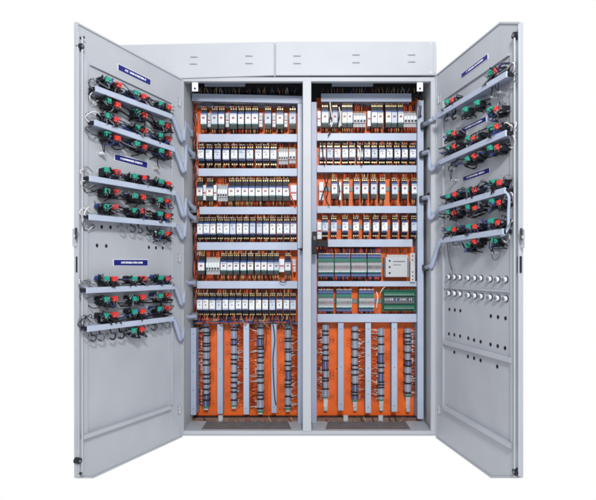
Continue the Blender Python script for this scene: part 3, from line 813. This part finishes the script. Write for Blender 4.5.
for row in rows:
    for (a,b1,c,e) in row:
        contact_pair(dl,DL,(a,b1),(c,e))
        if row is not rows[-1] and rnd.random()<.85:   # small blue-grey selector body on the outer side
            P=dl.p(a-7.0,b1-.8,.035); m=dl.mb(); cc=rnd.choice(['navy','black','black','mgrey'])
            m.cyl((P.x,.004,P.z),(0,1,0),.013,.006,'steel',12); m.cyl((P.x,.010,P.z),(0,1,0),.0115,.022,cc,12); m.box(P.x-.009,.032,P.z-.010,P.x+.009,.042,P.z+.006,'black')
            m.cyl((P.x+.002,.042,P.z),(0,1,0),.0045,.004,rnd.choice(['white','steel','steel']),10)
            for k in range(4):
                m.tube([(P.x+rnd.uniform(-.006,.006),.042,P.z-.004),(P.x+rnd.uniform(-.02,.02),.055,P.z+rnd.uniform(-.03,.022)),(P.x+rnd.uniform(-.035,.005),.03,P.z+rnd.uniform(-.025,.015)),(P.x+rnd.uniform(-.05,-.01),.012,P.z+rnd.uniform(-.02,.02))],.0024,rnd.choice(['wblack','wblack','wgrey']))
            m.build('lamp_holder',DL)
def row_bundle(d,door,row,ext):
    for q in range(5):
        pts=[]
        off=rnd.uniform(-.022,.016)
        for (a,b1,c,e) in row:
            for (x,y) in ((a-6,b1),(a+1,b1),((a+c)/2,(b1+e)/2),(c+2,e)):
                P=d.p(x,y,.03); pts.append(Vector((P.x+rnd.uniform(-.008,.008),rnd.uniform(.012,.055),P.z-.010+off+rnd.uniform(-.012,.012))))
        if len(row)>1 or q<2:
            m=d.mb(); m.tube(pts,rnd.uniform(.0022,.0032),rnd.choice(['wblack','wblack','wgrey','wblack','wblue']))
            m.build('row_cable',door)
for row in rows: row_bundle(dl,DL,row,0)
loops(dl,DL,[(122,228.5),(130.5,229),(138.5,230.5),(147,232.5)])
loops(dl,DL,[(92,338),(101,337),(111,336),(120,335),(128,333),(152,327),(159,326),(166,325)],.014)
lampback(dl,DL,(103.5,153),.012); lampback(dl,DL,(158,168),.012)
holes(dl,DL,[(92.3,226.5),(101,227),(109.8,227.3),(96.3,245.5),(105.5,246),(148.2,247.4),(155.3,247.8),(162,248)])

rrows=[
 [(446.5,102,452,100.4),(489,73.6,496,70.8)],
 [(448,133,453.4,133.8),(489.4,110,496.4,109.4)],
 [(448,147.8,453.6,146.6),(467.6,138.6,473,138.6),(490,128.4,496.4,127)],
 [(467,159,473.7,156.4),(489.7,148,496.8,147.4)],
 [(447.6,196.2,453.6,194.6),(468,190.4,474.4,190),(491,182.8,499,183)],
 [(448,212,453.6,213),(468,207,474.4,208.4),(491.6,201.6,499,202.8)],
 [(448,229,453.6,229.8),(468,226.6,474.4,226.8),(490.6,221.2,498,222.8)],
 [(467,245.6,474,241.8)]]
for row in rrows:
    for (a,b1,c,e) in row: contact_pair(dr,DR,(a,b1),(c,e))
    # extra black holders beyond the red ones
    for (a,b1,c,e) in row:
        P=dr.p(c+5.4,e-(.8 if e<272 else -.5)*1.0,.045); m=dr.mb()
        m.cyl((P.x,.004,P.z-.004),(0,1,0),.014,.012,'steel',12); m.box(P.x-.016,.014,P.z-.018,P.x+.014,.048,P.z+.010,'black'); m.cyl((P.x,.048,P.z),(0,1,0),.006,.006,'mgrey',10)
        for k in range(3): 
            m.tube([(P.x,.05,P.z),(P.x+rnd.uniform(0,.03),.06,P.z+rnd.uniform(.01,.03)),(P.x+rnd.uniform(.0,.04),.03,P.z+rnd.uniform(-.01,.03))],.0021,rnd.choice(['wblack','wgrey']))
        m.build('selector_holder',DR,bevel=.0015)
for row in rrows: row_bundle(dr,DR,row,0) if len(row)==3 or row is rrows[3] else None
contact_pair(dr,DR,(464.5,110),None,only='g'); contact_pair(dr,DR,(476,103.4),None,only='g'); contact_pair(dr,DR,(493.6,240.6),None,only='g')
for c in ((449,118),(455.5,116),(492.5,97),(500,92),(490.5,115.5),(452.4,180),(455,246),(493.4,252)): lampback(dr,DR,c,.011,'white')
loops(dr,DR,[(449,118.5),(456,116.5),(452,168.5),(457.5,164)],.013)
# wires down to the plugs
m=dr.mb(); m.tube([dr.p(449,243,.03),dr.p(450.5,258,.02),dr.p(452.5,272,.02),dr.p(450,283,.02),dr.p(451,290,.02)],.0022,'wgrey'); m.tube([dr.p(447,243,.03),dr.p(449.5,262,.03),dr.p(452.4,271,.02)],.0018,'wblack')
m.tube([dr.p(497,243,.03),dr.p(501,247,.03),dr.p(499,257,.03),dr.p(494,260,.03),dr.p(491.4,254,.03)],.0026,'wgrey'); m.tube([dr.p(492,240,.04),dr.p(492.4,248,.04),dr.p(494,254,.04)],.0022,'wblack')
m.build('spare_wire_loop',DR)
# white plugs
for (x,y) in [(448.3,277),(453.8,277.2),(459.3,277.3),(467.4,278),(474,278.2),(480.2,278.3),(489.3,279),(497,279.4),(504.8,279.6),
              (448.6,293.2),(454,293.5),(459.5,293.9),(467.8,295.2),(474.2,295.8),(480.6,296.4),(489.5,297.3),(497,298.2),(505,298.8)]:
    P=dr.p(x-.1,y,.012); m=dr.mb(); L=rnd.uniform(.010,.013); m.cyl((P.x,.004,P.z),(0,1,0),.0150,.004,'black',16); m.cyl((P.x,.008,P.z),(0,1,0),.0120,L,'white',16,.0112)
    m.cyl((P.x,.008+L,P.z),(0,1,0),.0095,.005,'mgrey',16,.0065); m.build('white_plug',DR,bevel=.0012)
holes(dr,DR,[(450.2,309.4),(455.7,310),(461.2,310.7),(491.8,316),(499,317),(506.5,318.2),(449.8,333.8),(455.2,334.8),(461,336),(469.2,338.2),(475,340),(481.6,341.6),(491.5,344.4),(498.7,346),(506,348),
              (455.2,352.2),(468.8,356.5),(475,358.2),(481.5,360.4),(498.2,366.5)],.0066,.0075)
# vertical conduit joining right rails near the outer edge
m=dr.mb(); m.tube([dr.p(506,192,.05),dr.p(509,198,.045),dr.p(508.5,212,.04),dr.p(508.2,226,.04),dr.p(505,234,.045),dr.p(501,235.5,.05)],.006,'duct',8); m.build('conduit',DR)

# ------------------------------------------------------------------ flexible conduits from doors to the interior
def conduit(pts, r=.0125, clamp=None):
    m=MB(); m.tube(pts,r,'duct',10)
    m.build('flexible_conduit',root)
def dw(d,px,py,w): return d.T(d.p(px,py,w))
for (rx,ry),V,top,inn in (((172.5,117),(182.3,142),(184.5,121),(191,133)),((175,150),(184,173),(185.6,146),(193,155)),
                      ((176,193.5),(183.5,217),(185.5,199),(194,209)),((176,225),(183,238.5),(185.6,212),(194.5,219)),
                      ((175,287),(182,305),(184,283),(194,283)),((174,319),(181,340.5),(183.6,318),(195,316.5))):
    conduit([dw(dl,rx,ry,.03),dw(dl,(rx+V[0])/2,(ry+V[1])/2,.03),at(*V,-.03),at((V[0]+top[0])/2+.6,(V[1]+top[1])/2,.02),at(*top,.06),at((top[0]+inn[0])/2,(top[1]+inn[1])/2,.11),at(*inn,.16)])
    m=MB(); m.pbox(inn[0]-3.5,inn[1]-3.5,inn[0]+2,inn[1]+3.5,.155,.03,'mgrey'); m.build('cable_clamp',root,bevel=.002)
for (rx,ry),V,top,inn in (((435,117.6),(431,120.5),(428.5,122.4),(424.2,124.6)),((441,162),(430.5,170),(430,152),(423,153.6)),
                      ((440.5,209),(430,218.6),(429.6,198),(423,198.5)),((439.6,242),(431.5,267),(430,266),(426,267.6))):
    conduit([dw(dr,rx,ry,.03),dw(dr,(rx+V[0])/2,(ry+V[1])/2,.03),at(*V,-.02),at((V[0]+top[0])/2-.4,(V[1]+top[1])/2,.02),at(*top,.05),at(*inn,.13)])
    m=MB(); m.pbox(inn[0]-2.4,inn[1]-3,inn[0]+3.5,inn[1]+3,.12,.04,'dark'); p=at(inn[0]+5,inn[1]-4,.1); m.cyl(p,(0,-1,0),.008,.02,'black'); m.build('cable_clamp',root,bevel=.002)

# ------------------------------------------------------------------ light, world, camera
w=bpy.data.worlds.new('World'); scene.world=w; w.use_nodes=True
bg=w.node_tree.nodes['Background']; bg.inputs[0].default_value=(1,1,1,1); bg.inputs[1].default_value=1.0
def area(name,loc,target,size,power,col=(1,1,1)):
    l=bpy.data.lights.new(name,'AREA'); l.shape='RECTANGLE'; l.size=size[0]; l.size_y=size[1]; l.energy=power; l.color=col
    o=bpy.data.objects.new(name,l); COL.objects.link(o); o.location=loc
    o.rotation_euler=(Vector(target)-Vector(loc)).to_track_quat('-Z','Y').to_euler(); return o
area('key_light',(0.2,-3.3,2.75),(0,0.1,1.2),(0.6,0.4),108,(1,.985,.96))

cam=bpy.data.cameras.new('camera'); co=bpy.data.objects.new('camera',cam); COL.objects.link(co); scene.camera=co
co.location=(0,-D,ZC); co.rotation_euler=(math.radians(90),0,0)
cam.sensor_width=36; cam.lens=F/596*36; cam.shift_x=-(CX-298)/596; cam.shift_y=(HY-250)/596
cam.clip_start=.05; cam.clip_end=100
scene.view_settings.view_transform='Standard'; scene.view_settings.look='None'; scene.view_settings.exposure=0; scene.view_settings.gamma=1
scene.render.resolution_x=1024; scene.render.resolution_y=859

scene.cycles.pixel_filter_type='BLACKMAN_HARRIS'; scene.cycles.filter_width=2.1
